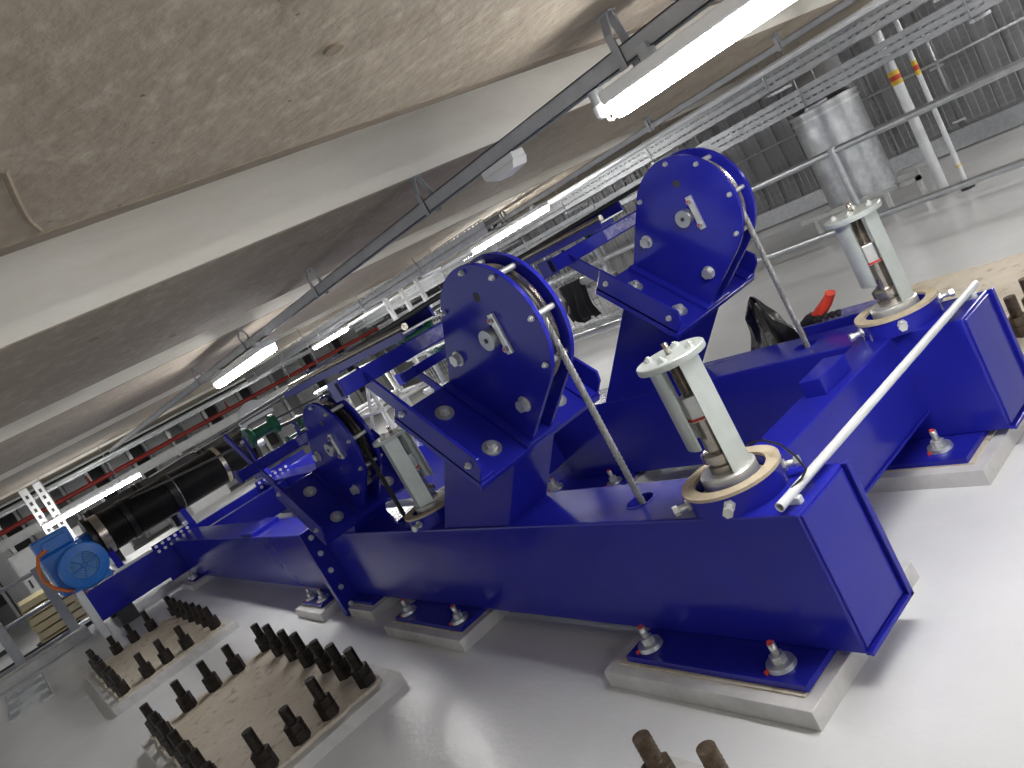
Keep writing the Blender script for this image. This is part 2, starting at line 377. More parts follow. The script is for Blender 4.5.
def stub(dx, dz, dy, label=None):
    # stub between tilted seat and beam top, cut level with the beam
    z0 = .6; pts = []
    for u, n in ((.215, -.05), (-.215, -.05)):
        x, z = loc(u, n); pts.append((x+dx, z+dz))
    (xr, zr), (xl, zl) = pts
    poly = [(xr, zr), (xl, zl), (xl-(zl-z0), z0-.001), (xr-max(zr-z0, 0), min(z0-.001, zr))]
    o = MB().prism(poly, YC+dy-.13, YC+dy+.13).build('pedestal', BLUE, FR, bevel=.005)
    for u in (-.17, -.05, .12):
        x, z = loc(u, -.05)
        MB().hexa((x+dx, YC+dy-.2, z+dz), (x+dx-.012, YC+dy-.2, z+dz-.012), .016).cyl((x+dx, YC+dy-.2, z+dz), (x+dx-.03, YC+dy-.2, z+dz-.03), .009, seg=8).build('seat_bolt', GALV, o)
    ub = [loc(-.24, -.052), loc(.24, -.052), loc(.24, -.075), loc(-.24, -.075)]
    MB().prism([(a+dx, b+dz) for a, b in ub], YC+dy-.24, YC+dy+.24).build('seat_plate', BLUE, o, bevel=.003)
SH_M = make_sheave('blue twin-plate rope sheave in the middle, on the near beam, with bare steel pins')
SH_R = dup(SH_M, (BX, 3.18, .6), 'blue twin-plate rope sheave at the upper right, on the far beam')
SH_L = dup(SH_M, (BX-2.04, YC, .35), 'shaded blue rope sheave at the left, lower on the near beam beside the green rollers')
SH_B = dup(SH_M, (BX-2.04, 3.18, .35), 'blue rope sheave on the far beam, hidden behind the middle sheave')
for dx, dz, dy in ((0, 0, 0), (0, 0, 1.36), (-2.04, -.25, 0), (-2.04, -.25, 1.36)): stub(dx, dz, dy)
# the left sheave's longer arm
MB().box(-.86, -.50, YC-.36, YC-.345, .01, .075, Matrix.Translation((-2.04, 0, -.25)) @ MU).build('arm_extension', BLUE, None, bevel=.002)
ext = bpy.data.objects['arm_extension']; wl_ = ext.location.copy(); ext.parent = SH_L; ext.location = wl_-SH_L.location

# green rope rollers near the left sheave
def roller(x, y, z, r, L, label):
    t = thing('rope_roller', label, 'roller', (x, y, z-r), 'green rope rollers')
    MB().lathe((x, y, z), (0, 1, 0), [(.01, -L), (r, -L), (r, -L+.03), (r*.55, -L+.05), (r*.55, L-.05), (r, L-.03), (r, L), (.01, L)], 24).build('spool', GREEN, t)
    CY((x, y-L-.05, z), (x, y+L+.05, z), .012, seg=10).build('axle', GALV, t)
    B(x-.02, x+.02, y-L-.03, y-L-.015, z-.16, z+.02).build('bracket', BLUE, t)
roller(-5.20, 1.64, 1.445, .07, .11, 'larger green spool roller above the left cross bar')
roller(-5.12, 1.95, 1.372, .05, .10, 'smaller green roller under the larger one on the left cross bar')

# ------------------------------------------------------------------ guide units with steel shells
def make_guide(x, y, label):
    t = thing('rope_socket_unit', label, 'rope socket', (x, y, .6), 'galvanised rope socket units')
    sr = MB().lathe((x, y, 0), (0, 0, 1), [(.125, .60), (.168, .60), (.168, .672), (.125, .672)], 40).build('seat_ring', BLUE, t)
    MB().lathe((x, y, 0), (0, 0, 1), [(.128, .672), (.174, .672), (.174, .684), (.128, .684)], 40).build('gasket', TAN, t)
    MB().lathe((x, y, 0), (0, 0, 1), [(.001, .63), (.118, .63), (.118, .64), (.001, .64)], 30).build('cup_floor', TAN, t)
    MB().lathe((x, y, 0), (0, 0, 1), [(.03, .64), (.098, .64), (.098, .70), (.092, .706), (.03, .706)], 40).build('base_flange', GALVL, t)
    MB().lathe((x, y, 0), (0, 0, 1), [(.01, .705), (.055, .705), (.055, .728), (.044, .733), (.044, .742), (.062, .747), (.062, .772), (.05, .78), (.01, .78)], 32).build('collar', STEEL, t)
    MB().cyl((x, y, .775), (x, y, .895), .036, seg=24).build('socket', STEEL, t)
    nt = MB().hexa((x, y, .895), (x, y, .985), .044).build('coupling_nut', GALVL, t, bevel=.002)
    MB().cyl((x, y, .90), (x, y, .908), .0445, seg=24).build('red_mark', REDM, nt)
    rod = [(.001, .98)]
    for i in range(32): rod += [(.024, .98+i*.004), (.021, .982+i*.004)]
    rod += [(.001, 1.108)]
    MB().lathe((x, y, 0), (0, 0, 1), rod, 18).build('threaded_rod', STEEL, t)
    # shells: angles measured so that the gap faces away from the cross beam
    def shell(a0, a1, z0, z1, n=14):
        m = MB(); rI, rO = .080, .089; P = []
        for i in range(n+1):
            g = math.radians(a0+(a1-a0)*i/n)
            for r, z in ((rI, z0), (rO, z0), (rO, z1), (rI, z1)): P.append((x+r*math.cos(g), y+r*math.sin(g), z))
        F = []
        for i in range(n):
            for q in range(4): F.append((i*4+q, (i+1)*4+q, (i+1)*4+(q+1) % 4, i*4+(q+1) % 4))
        m.add(P, F, True); m.add(P[:4], [(0,1,2,3)]); m.add(P[-4:], [(3,2,1,0)])
        return m
    shell(-200, -80, .815, 1.112).build('shell', ZPL, t)
    shell(-38, 80, .70, 1.112, 2).build('shell', ZPL, t)
    td = MB().lathe((x, y, 0), (0, 0, 1), [(.001, 1.112), (.118, 1.112), (.12, 1.115), (.12, 1.132), (.117, 1.135), (.001, 1.135)], 44).build('top_disc', ZPL, t)
    MB().cyl((x, y, 1.135), (x, y, 1.175), .010, seg=10).build('rod_tip', STEEL, td)
    for g in (20, 110, 200, 290):
        a = math.radians(g); p = (x+.075*math.cos(a), y+.075*math.sin(a))
        MB().hexa((*p, 1.135), (*p, 1.147), .014).cyl((*p, 1.147), (*p, 1.152), .007, seg=8).build('disc_bolt', GALVL, td)
    for g in (-130, -62, 28, 140):
        a = math.radians(g); c, s = math.cos(a), math.sin(a); z = .645
        MB().cyl((x+.16*c, y+.16*s, z), (x+.215*c, y+.215*s, z), .011, seg=10).hexa((x+.208*c, y+.208*s, z), (x+.226*c, y+.226*s, z), .018).hexa((x+.168*c, y+.168*s, z), (x+.178*c, y+.178*s, z), .02).build('adjusting_bolt', GALVL, sr)
    return t
G1 = make_guide(-1.752, 1.822, 'galvanised split-shell rope socket in front, on the near beam, with tan gasket ring')
G2 = dup(G1, (-1.745, 3.18, .6), 'galvanised split-shell rope socket on the far beam at the right')
G3 = dup(G1, (-3.86, 1.82, .6), 'dull grey-white rope socket beside the left sheave, half hidden by the middle sheave')
G3.rotation_euler.z = math.radians(-95)
# wire from the near socket to the conduit, and the conduit
ctl = [Vector(p) for p in ((-1.80, 1.95, .69), (-1.74, 1.955, .715), (-1.66, 1.935, .73), (-1.57, 1.895, .725), (-1.50, 1.85, .70), (-1.465, 1.825, .665), (-1.475, 1.80, .648), (-1.486, 1.75, .645))]
cpts = []
for i in range(len(ctl)-1):
    for k in range(4): cpts.append(ctl[i].lerp(ctl[i+1], k/4))
cpts.append(ctl[-1])
tag(MB().tube(cpts, .004, 6).build('thin_cable', BLACK), 'thin black wire looping from the front socket to the white conduit', 'cable')
cd_ = thing('conduit_pipe', 'slim white conduit pipe laid across both blue beam ends', 'conduit', (-1.486, 2.5, .6))
m = MB(); m.lathe((-1.486, 1.665, .632), (0, 1, 0), [(.011, 0), (.0155, 0), (.0155, 1.69), (.011, 1.69)], 16).build('pipe', PIPEW, cd_)
for y in (1.74, 3.27): B(-1.51, -1.462, y-.012, y+.012, .598, .622).build('saddle', PIPEW, cd_, bevel=.003)

# ------------------------------------------------------------------ wire ropes
def rope_twist(name, a, b, r, m, label, strands=6):
    a, b = Vector(a), Vector(b); L = (b-a).length; d = (b-a).normalized(); e1 = d.cross(Vector((.3, .9, .1))).normalized(); e2 = d.cross(e1)
    mb = MB().cyl(a, b, r*.5, seg=8)
    n = max(10, int(L/.02))
    for s in range(strands):
        pts = []
        for i in range(n+1):
            g = 2*math.pi*(s/strands+i/n*L/.11)
            pts.append(a+(b-a)*(i/n)+(e1*math.cos(g)+e2*math.sin(g))*r*.66)
        mb.tube(pts, r*.33, 6)
    return tag(mb.build(name, m), label, 'wire rope', 'steel wire ropes')
cxM, czM = loc(0, .4); RS = .248
def arc_rope(cx, cz, y, label, m=ROPE):
    pts = []
    for i in range(21):
        a = math.radians(0+92*i/20); pts.append((cx+RS*math.cos(a), y, cz+RS*math.sin(a)))
    return pts
def full_rope(cx, cz, y, zb, drum_y, drum_z, label, m):
    v = rope_twist('wire_rope', (cx+RS, y, zb), (cx+RS, y, cz), .015, m, label)
    top = arc_rope(cx, cz, y, label); top.append((-11.25, drum_y, drum_z))
    o = MB().tube(top, .0125, 8).build('rope_run', m if False else ROPED)
    wl0 = o.location.copy(); o.parent = v; o.location = wl0-v.location
    return v
full_rope(cxM, czM, YC, .55, 1.95, 1.42, 'bright steel wire rope dropping from the middle sheave into the near beam', ROPE)
full_rope(cxM, czM, 3.18, .55, 2.6, 1.42, 'steel wire rope dropping from the upper right sheave into the far beam', ROPE)
full_rope(cxM-2.04, czM-.25, YC, .55, 1.6, 1.30, 'dark wire rope dropping from the left sheave into the near beam', ROPED)
full_rope(cxM-2.04, czM-.25, 3.18, .55, 2.9, 1.30, 'wire rope of the sheave hidden behind the middle one', ROPED)
# rope troughs behind the cross bars
def trough(x0, x1, y, z0, label):
    t = thing('rope_trough', label, 'rope trough', ((x0+x1)/2, y, z0), 'blue rope troughs')
    B(x0, x1, y-.10, y+.10, z0, z0+.008).build('floor_plate', GALV, t)
    B(x0, x1, y+.094, y+.106, z0, z0+.06).build('side_rail', BLUE, t); B(x0, x1, y-.106, y-.094, z0-.02, z0+.016).build('side_rail', BLUE, t)
    CY((x0+.03, y-.05, z0+.028), (x1-.03, y-.05, z0+.028), .018, seg=14).build('guide_bar', STEEL, t)
    n = max(2, int((x1-x0)/.45))
    for i in range(n):
        x = x0+.1+(x1-x0-.2)*i/(n-1); B(x-.015, x+.015, y-.09, y+.09, z0-.03, z0).build('bracket', BLUE, t)
trough(-4.75, -3.08, 1.84, 1.585, 'blue railed rope trough running left from the middle sheave')
trough(-4.2, -2.95, 3.16, 1.585, 'blue railed rope trough running left from the upper right sheave')

# ------------------------------------------------------------------ winch with motor
W = thing('rope_winch', 'black grooved rope winch drum on a blue frame with a bright blue motor', 'winch', (-11.2, 2, 0))
fb = B(-11.0, -10.8, .57, 4.2, .20, .60).build('frame_beam', BLUE, W, bevel=.006)
B(-12.2, -12.0, .57, 4.2, .20, .60).build('frame_beam', BLUE, W, bevel=.006)
B(-12.0, -11.0, .58, .70, .22, .58).build('frame_beam', BLUE, W, bevel=.006)
for y in (.85, 2.2, 3.6):
    for x in (-10.95, -12.1): B(x-.12, x+.12, y-.1, y+.1, 0, .20).build('foot', DKGREY, W)
B(-10.80, -10.785, 1.45, 2.05, .15, .66).build('corner_plate', BLUE, W)
B(-10.80, -10.785, 2.95, 3.5, .15, .66).build('corner_plate', BLUE, W)
for y0 in (1.5, 3.0):
    for i in range(6):
        for z in (.63, .56): CY((-10.785, y0+i*.085, z), (-10.765, y0+i*.085, z), .02, seg=8).build('joint_bolt', GALVL, W)
B(-11.12, -10.79, .50, .58, 0, .66).build('end_post', PIPEW, W, bevel=.004)
B(-10.795, -10.785, .95, 1.42, .615, .64).build('edge_strip', WHITEM, W); B(-10.795, -10.785, 2.1, 2.6, .615, .64).build('edge_strip', WHITEM, W)
for y in (1.08, 2.05, 3.25):
    MB().prism([(-11.6, .6), (-11.0, .6), (-11.12, .85), (-11.48, .85)], y-.04, y+.04).build('bearing_bracket', BLUE, W)
B(-11.9, -10.86, 1.0, 3.4, .60, .625).build('drip_tray', WHITEM, W)
DX, DZ, DR = -11.3, 1.08, .27
prof = [(.03, .98)]
y = 1.0; prof += [(DR+.035, .98), (DR+.035, 1.03), (DR, 1.03)]
while y < 3.25:
    if 1.42 < y < 1.50 or 2.02 < y < 2.12: prof += [(DR+.012, y), (DR+.012, y+.02)]
    else: prof += [(DR, y+.003), (DR-.012, y+.012), (DR, y+.021)]
    y += .024
prof += [(DR+.035, 3.27), (DR+.035, 3.32), (.03, 3.32)]
prof = [p if i < 3 else (p[0], max(p[1], 1.03)) for i, p in enumerate(prof)]
dr = MB().lathe((DX, 0, DZ), (0, 1, 0), prof, 40).build('drum', BLACK, W)
for y0, y1 in ((1.07, 1.17), (2.04, 2.14), (1.44, 1.50), (2.78, 2.84)):
    MB().lathe((DX, 0, DZ), (0, 1, 0), [(DR-.02, y0), (DR+.006, y0), (DR+.006, y1), (DR-.02, y1)], 40).build('bare_band', STEEL, dr)
CY((DX, .85, DZ), (DX, 3.5, DZ), .07).build('drum_shaft', GALV, W)
pb = CY((DX-.42, 1.1, 1.30), (DX-.42, 3.9, 1.30), .12, seg=24).build('pressure_roller', DKGREY, W)
for y in (1.15, 1.75, 1.82, 2.7, 2.78): MB().lathe((DX-.42, y, 1.30), (0, 1, 0), [(.11, 0), (.135, 0), (.135, .05), (.11, .05)], 24).build('roller_collar', BLACK, pb)
for y in (1.2, 2.0, 3.3): B(DX-.5, DX-.3, y-.03, y+.03, .60, 1.25).build('roller_bracket', BLACK, W)
gb = B(-11.65, -11.02, .40, .88, .66, 1.20).build('gearbox', BLUEM, W, bevel=.02)
B(-11.45, -11.02, .40, .82, 1.20, 1.42).build('gearbox_cap', BLUEM, W, bevel=.02)
B(-11.02, -10.98, .48, .78, 1.22, 1.36).build('cover_plate', BLUEM, W, bevel=.01)
CY((-11.3, .84, 1.0), (-11.3, .98, 1.0), .22, seg=28).build('gearbox_flange', BLUEM, W)
MC = (.735, .905)
mo = CY((-11.1, *MC), (-10.78, *MC), .235, seg=36).build('motor_body', BLUEM, W)
fc = MB().lathe((-10.78, *MC), (1, 0, 0), [(.12, -.02), (.275, -.02), (.275, .06), (.255, .085), (.16, .095), (.155, .07), (.12, .07)], 44).build('fan_cover', BLUEM, W)
gr = MB().lathe((-10.78, *MC), (1, 0, 0), [(.005, .06), (.158, .06), (.158, .072), (.005, .072)], 36).build('fan_grille', BLUED, W)
for r in (.04, .07, .10, .13): MB().lathe((-10.78, *MC), (1, 0, 0), [(r-.004, .07), (r+.004, .07), (r+.004, .082), (r-.004, .082)], 36).build('grille_ring', BLUEM, gr)
for i in range(6):
    a = math.pi*i/3+.2; MB().tube([(-10.70, MC[0]+.02*math.cos(a), MC[1]+.02*math.sin(a)), (-10.70, MC[0]+.158*math.cos(a), MC[1]+.158*math.sin(a))], .005, 6).build('grille_rib', BLUEM, gr)
CY((-10.72, *MC), (-10.69, *MC), .026, seg=14).build('grille_hub', BLUEM, gr)
B(-11.1, -10.8, .50, .95, .62, .70).build('motor_foot', BLUEM, W)
oc = [(-10.95, .50, 1.27), (-10.93, .40, 1.25), (-10.9, .33, 1.12), (-10.88, .31, .98), (-10.86, .36, .84), (-10.84, .46, .73), (-10.84, .56, .66), (-10.84, .62, .60)]
cv = []
for i in range(len(oc)-1):
    for k in range(4):
        t = k/4; cv.append(Vector(oc[i]).lerp(Vector(oc[i+1]), t))
tag(MB().tube(cv+[oc[-1]], .022, 8).build('motor_cable', ORANGE), 'orange armoured cable looping from the blue motor to the frame', 'cable')
# half round rope guard beyond the drum
hd = [( .0, 0)]+[(.24*math.cos(math.pi*i/16), .24*math.sin(math.pi*i/16)) for i in range(17)]
tag(MB().prism([(-9.2+b*.12, 1.42+a) for b, a in ((0, 0), (1, 0), (1, .01), (0, .01))], 2.7, 2.75).build('guard_bracket', GALV), 'small steel bracket behind the green rollers', 'bracket')
gm = MB(); n = 16; P = []
for i in range(n+1):
    a = math.pi*i/n
    for x in (-9.21, -9.19): P.append((x, 2.93-.22*math.cos(a), 1.43+.24*math.sin(a)))
gm.add(P, [(2*i, 2*i+2, 2*i+3, 2*i+1) for i in range(n)]+[tuple(range(0, 2*n+2, 2)), tuple(range(2*n+1, 0, -2)), (0, 1, 2*n+1, 2*n)])
tag(gm.build('rope_guard', STRUT), 'half-round grey steel plate above the winch drum, behind green rollers', 'guard plate')

# ------------------------------------------------------------------ anchor slabs with bolts
def bolt_parts(x, y, z, m, parent, h=.205):
    r = .028
    s = MB().cyl((x, y, z), (x, y, z+h), r, seg=14)
    for i in range(5): s.lathe((x, y, z+.115+i*.016), (0, 0, 1), [(r*.8, 0), (r*1.05, .004), (r*.8, .008)], 12)
    so = s.build('anchor_bolt', m, parent)
    MB().hexa((x, y, z), (x, y, z+.058), .052).hexa((x, y, z+.06), (x, y, z+.105), .051).build('nut', m, so, bevel=.003)
    return so
def anchor_slab(x0, x1, y0, y1, bolts, label, mt, grout=True):
    t = thing('anchor_slab', label, 'anchor slab', ((x0+x1)/2, (y0+y1)/2, 0), 'anchor bolt slabs')
    MB().box(x0-.13, x1+.13, y0-.13, y1+.13, 0, .068).build('plinth', PLINTH, t, bevel=.004)
    g = MB(); nx, ny = 26, 14
    P = [(x0-.06+(x1-x0+.12)*i/nx+random.uniform(-.012, .012), y0-.06+(y1-y0+.12)*j/ny+random.uniform(-.012, .012), .086+random.uniform(-.004, .004)) for i in range(nx+1) for j in range(ny+1)]
    F = [(i*(ny+1)+j, (i+1)*(ny+1)+j, (i+1)*(ny+1)+j+1, i*(ny+1)+j+1) for i in range(nx) for j in range(ny)]
    g.add(P, F, True)
    rim = [i*(ny+1) for i in range(nx+1)]+[nx*(ny+1)+j for j in range(1, ny+1)]+[i*(ny+1)+ny for i in range(nx-1, -1, -1)]+[j for j in range(ny-1, 0, -1)]
    k = len(g.v); 
    for r in rim: g.v.append((g.v[r][0], g.v[r][1], .064))
    for i in range(len(rim)):
        j = (i+1) % len(rim); g.f.append((rim[i], rim[j], k+j, k+i)); g.sm.append(False)
    g.build('grout_top', GROUT, t)
    for x, y in bolts: bolt_parts(x+random.uniform(-.006, .006), y+random.uniform(-.006, .006), .086, mt, t, random.uniform(.19, .225))
    return t
def grid(x0, x1, y0, y1):
    L = [(x0+(x1-x0)*i/6, y) for i in range(7) for y in (y0, y1)]
    return L+[(x, y) for x in (x0, x1) for y in (.45+(y0-.235), .63+(y0-.235), .81+(y0-.235))]
anchor_slab(-5.70, -3.96, .235, 1.045, grid(-5.69, -3.96, .235, 1.045), 'beige grout slab ringed with dark anchor bolts, in the lower left foreground', BOLT)
anchor_slab(-9.02, -7.25, .235, 1.07, grid(-9.0, -7.27, .235, 1.07), 'farther beige slab ringed with dark anchor bolts, near the blue motor', BOLT)
anchor_slab(-1.77, -.2, .235, 1.035, [(-1.77+.26*i, 1.035) for i in range(6)], 'beige slab with rusty anchor bolts at the bottom edge of the picture', BOLTB)
anchor_slab(-3.10, -1.66, 3.78, 5.5, [(-1.70, 3.86+.24*i) for i in range(7)]+[(-3.05, 3.9), (-2.8, 3.9), (-3.05, 4.2)], 'beige slab with rusty anchor bolts behind the far beam at right', BOLTB)

# ------------------------------------------------------------------ lamps on struts
def strut(y, z, x0, x1, hx, label, sz=.05):
    t = thing('ceiling_strut', label, 'steel strut', ((x0+x1)/2, y, z), 'grey struts below the ceiling')
    h = sz/2
    m = MB().box(x0, x1, y-h, y-h+.005, z-h, z+h).box(x0, x1, y+h-.005, y+h, z-h, z+h).box(x0, x1, y-h, y+h, z+h-.005, z+h).box(x0, x1, y-h, y-h+.014, z-h, z-h+.004).box(x0, x1, y+h-.014, y+h, z-h, z-h+.004)
    m.build('channel', STRUT, t)
    for x in hx:
        for s in (-1, 1):
            pl_ = [(y+s*(h+.004), z-h-.01), (y+s*(h+.004), z+h+.045), (y+s*.014, HC-.006)]
            m = MB()
            for (ya, za), (yb, zb) in zip(pl_, pl_[1:]):
                m.add([(x+dx, yy+o, zz) for yy, zz in ((ya, za), (yb, zb)) for dx in (-.016, .016) for o in (-.0025, .0025)], [(0,1,3,2), (4,6,7,5), (0,4,5,1), (2,3,7,6), (0,2,6,4), (1,5,7,3)])
            m.box(x-.016, x+.016, y+s*(h+.004)-.003, y+s*(h+.004)+.003, z-h-.012, z+h+.03)
            m.build('hanger', STRUT, t)
        B(x-.03, x+.03, y-.02, y+.02, HC-.008, HC-.002).build('hanger_foot', STRUT, t)
    return t
strut(2.15, 2.045, -14, 5.9, (-.25, -1.64, -2.98, -4.42, -6.0, -7.6, 1.2, 3.0), 'long grey channel strut hung diagonally across the near ceiling', .06)
strut(5.9, 2.085, -14.4, 1.5, (-9.0, -7.0, -4.6, -3.2, -11.5), 'second channel strut farther right, above the cable trays')
strut(-1.7, 2.045, -8, 5.9, (-1.5, -4.2, 2.0), 'strut behind the camera side of the room')
def batten(x0, y, z, label, L=1.5, along='x', boxy=True):
    t = thing('batten_light', label, 'strip light', (x0+L/2 if along == 'x' else x0, y if along == 'x' else y+L/2, z-.05), 'fluorescent strip lights')
    if along == 'x':
        B(x0, x0+L, y-.06, y+.06, z+.005, z+.05).build('housing', WHITEP, t, bevel=.006)
        m = MB()
        m.prism([(0, 0)]*0 or [(-.052, .005), (.052, .005), (.046, -.034), (.022, -.05), (-.022, -.05), (-.046, -.034)], x0+.01, x0+L-.01, Matrix(((0, 1, 0, 0), (1, 0, 0, y), (0, 0, 1, z), (0, 0, 0, 1))))
        m.build('diffuser', LAMPM, t)
        if z < 1.6:
            for s in (x0+.2, x0+L-.2): CY((s, y, z+.09), (s, y, HC-.004), .006, seg=6).build('drop_rod', GALV, t)
        for s in (x0+.2, x0+L-.2): B(s-.02, s+.02, y-.02, y+.02, z+.05, z+.10).build('clip', GALV, t)
    else:
        B(x0-.035, x0+.035, y, y+L, z+.005, z+.05).build('housing', WHITEP, t, bevel=.006)
        for yy in (y+.3, y+L-.3): CY((x0, yy, z+.05), (x0, yy, HC-.004), .006, seg=6).build('drop_rod', GALV, t)
        MB().prism([(x0-.04, z+.005), (x0+.04, z+.005), (x0+.036, z-.03), (x0+.018, z-.045), (x0-.018, z-.045), (x0-.036, z-.03)], y+.01, y+L-.01).build('diffuser', LAMPM, t)
    return t
batten(-1.74, 2.12, 1.935, 'big bright strip light at the top of the picture')
batten(-7.05, 2.12, 1.935, 'strip light hung on the strut at the left of the ceiling')
batten(3.6, 2.12, 1.935, 'strip light behind the camera on the near strut')
batten(-7.8, 5.9, 1.965, 'strip light between the two upper sheaves, under the second strut')
batten(-13.5, 5.9, 1.965, 'smaller strip light farther left under the second strut')
batten(-2.1, 9.5, 2.0, 'added strip light over the fenced walkway, unseen out at the right')  # added out of view to brighten the dark right background
batten(-2.05, 5.9, 1.965, 'added strip light under the second strut, unseen above the top right corner')  # extra source just past the frame, put in to lift the right side
batten(-2.0, 11.0, 2.0, 'added strip light near the mesh fence, unseen out at the right')  # invented fitting that brightens the fence and back wall
batten(2.6, -.2, 1.95, 'added strip light hung crosswise, unseen behind the camera', 1.5, 'y')  # no known fitting here, added to light the beam end face
batten(3.4, 5.9, 1.965, 'added strip light under the second strut, unseen behind the camera')  # unseen extra source, added for overall room brightness
batten(-13.2, 9.6, 2.09, 'added strip light far back between trays and fence')  # added to lighten the far background
batten(-13.5, .75, 1.50, 'strip light above the winch motor at the far left', 1.5, 'y')
batten(-10.8, 4.07, 1.515, 'low strip light behind the left sheave')
# gland plug and emergency fitting on the near strut
t = thing('cable_plug', 'white round plug with curled flex beside the big strip light', 'plug', (-1.80, 2.14, 1.93))
CY((-1.80, 2.13, 1.96), (-1.80, 2.13, 2.01), .028, seg=18).build('socket', GALV, t)
MB().lathe((-1.80, 2.13, 1.915), (0, 0, 1), [(.001, 0), (.022, 0), (.034, .012), (.034, .045), (.001, .045)], 20).build('cap', WHITEP, t)
MB().tube([(-1.80, 2.13, 1.917), (-1.79, 2.12, 1.90), (-1.775, 2.12, 1.895), (-1.755, 2.12, 1.905), (-1.745, 2.12, 1.93)], .006, 6).build('flex', WHITEP, t)
t = thing('emergency_light', 'small white wedge-shaped emergency light on the near strut', 'emergency light', (-2.4, 2.15, 1.96))
B(-2.52, -2.30, 2.12, 2.19, 1.985, 2.015).build('back_box', WHITEP, t, bevel=.004)
MB().prism([(-2.52, 1.985), (-2.30, 1.985), (-2.32, 1.955), (-2.43, 1.945), (-2.50, 1.97)], 2.115, 2.195).build('lens', WHITEP, t, bevel=.004)

# ------------------------------------------------------------------ cable trays at the right
def tray(x0, x1, y, z, wd, label, m=GALVL, hang=True, h=.19):
    t = thing('cable_tray', label, 'cable tray', ((x0+x1)/2, y, z), 'perforated cable trays')
    # perforated side flange: strips with slots between
    for k, yy in enumerate((y-wd/2, y+wd/2)):
        mb = MB()
        mb.box(x0, x1, yy-.002, yy+.002, z, z+.05).box(x0, x1, yy-.002, yy+.002, z+.068, z+.118).box(x0, x1, yy-.002, yy+.002, z+.136, z+h)
        if k == 0:
            n = int((x1-x0)/.075)
            for i in range(n):
                x = x0+i*.075; mb.box(x, x+.03, yy-.002, yy+.002, z+.048, z+.07).box(x, x+.03, yy-.002, yy+.002, z+.116, z+.138)
        mb.build('side_flange', m, t)
    fb = MB(); n = int((x1-x0)/.3)
    for i in range(n): fb.box(x0+i*.3, x0+i*.3+.2, y-wd/2, y+wd/2, z-.003, z)
    fb.build('tray_floor', m, t)
    for i in range(5):
        yy = y-wd/2+.04+i*(wd-.08)/4
        MB().tube([(x0+j*(x1-x0)/20, yy+random.uniform(-.01, .01), z+.02+.01*(i % 2)) for j in range(21)], .012, 6).build('cable', (DKGREY, WHITEP, BLACK)[i % 3], t)
    if hang:
        x = x0+.6
        while x < x1:
            for s in (-1, 1): CY((x, y+s*(wd/2+.015), z-.04), (x, y+s*(wd/2+.015), HC-.005), .006, seg=6).build('drop_rod', GALV, t)
            B(x-.02, x+.02, y-wd/2-.03, y+wd/2+.03, z-.045, z-.02).build('cross_bracket', STRUT, t)
            x += 1.6
    return t
tray(-14.4, -1.6, 7.4, 1.86, .36, 'upper perforated cable tray running along beyond the right sheave', TRAYM)
tray(-14.4, -1.4, 7.9, 1.57, .36, 'lower perforated cable tray crossing in front of the round duct', TRAYM)
tray(-14.4, -6, 4.9, 1.98, .22, 'narrow cable tray behind the second strut', TRAYM, True, .145)
tag(CY((-14.4, 6.6, 2.02), (-2, 6.6, 2.02), .03, seg=12).build('conduit_pipe', PIPEW), 'straight grey conduit running above the cable trays', 'conduit')
rp = tag(CY((-14.4, 8.6, 1.98), (-5.6, 8.6, 1.98), .04, seg=12).build('sprinkler_pipe', RED), 'red pipe above the cable trays', 'pipe')
for x in (-12.5, -11, -8, -6.5): CY((x, 8.6, 2.0), (x, 8.6, HC-.005), .008, seg=6).build('drop_rod', GALV, rp)

# ------------------------------------------------------------------ handrails, fence, duct and poles at the right
def handrail(x0, x1, y, zs, px, label, r=.038, m=GALV):
    t = thing('handrail', label, 'handrail', ((x0+x1)/2, y, 0), 'tubular handrails')
    for z in zs: CY((x0, y, z), (x1, y, z), r, seg=12).build('rail', m, t)
    for x in px:
        CY((x, y, 0), (x, y, max(zs)+.01), r*.95, seg=12).build('post', m, t)
        CY((x, y, max(zs)-.03), (x, y, max(zs)+.045), r*1.3, seg=12).build('post_joint', m, t)
        B(x-.08, x+.08, y-.07, y+.07, 0, .012).build('post_foot', m, t)
    return t
handrail(-13, .5, 8.3, (1.0, .16), (-4.46, -7.3, -10.2, -1.2), 'galvanised handrail in front of the round duct at the right')
HR2 = handrail(-9.6, -5.35, 5.3, (1.12, .60), (-5.36, -7.2, -9.0), 'galvanised mesh-backed handrail between the middle and right sheaves')
m = MB()
for k in range(60): x = -9.6+k*.0715; m.box(x-.003, x+.003, 5.357, 5.363, .55, 1.55)
for k in range(15): z = .56+k*.07; m.box(-9.6, -5.38, 5.358, 5.362, z-.003, z+.003)
m.build('mesh_panel', STRUT, HR2)
B(-9.6, -5.36, 5.345, 5.375, 1.53, 1.57).build('mesh_frame', STRUT, HR2); B(-5.40, -5.36, 5.345, 5.375, .5, 1.57).build('mesh_frame', STRUT, HR2)
F = thing('mesh_fence', 'grey wire mesh fence with steel posts along the back wall', 'mesh fence', (-8, 12.1, 0))
kb = B(-20, 1, 11.75, 11.80, .02, .27).build('kick_board', MIDGREY, F); kb.data.materials[0] = GALV
px = [-2.85-1.82*i for i in range(10)]
for x in px:
    CY((x, 12.1, 0), (x, 12.1, HC+.3), .035, seg=10).build('post', GALV, F)
    B(x-.12, x+.12, 12.0, 12.2, 0, .02).build('post_foot', GALV, F)
    for z in (.35, .75, 1.15, 1.6): B(x-.09, x+.09, 12.05, 12.08, z-.015, z+.015).build('clip', GALVL, F)
CY((-20, 11.9, 1.22), (1, 11.9, 1.22), .022, seg=10).build('rail', GALV, F)
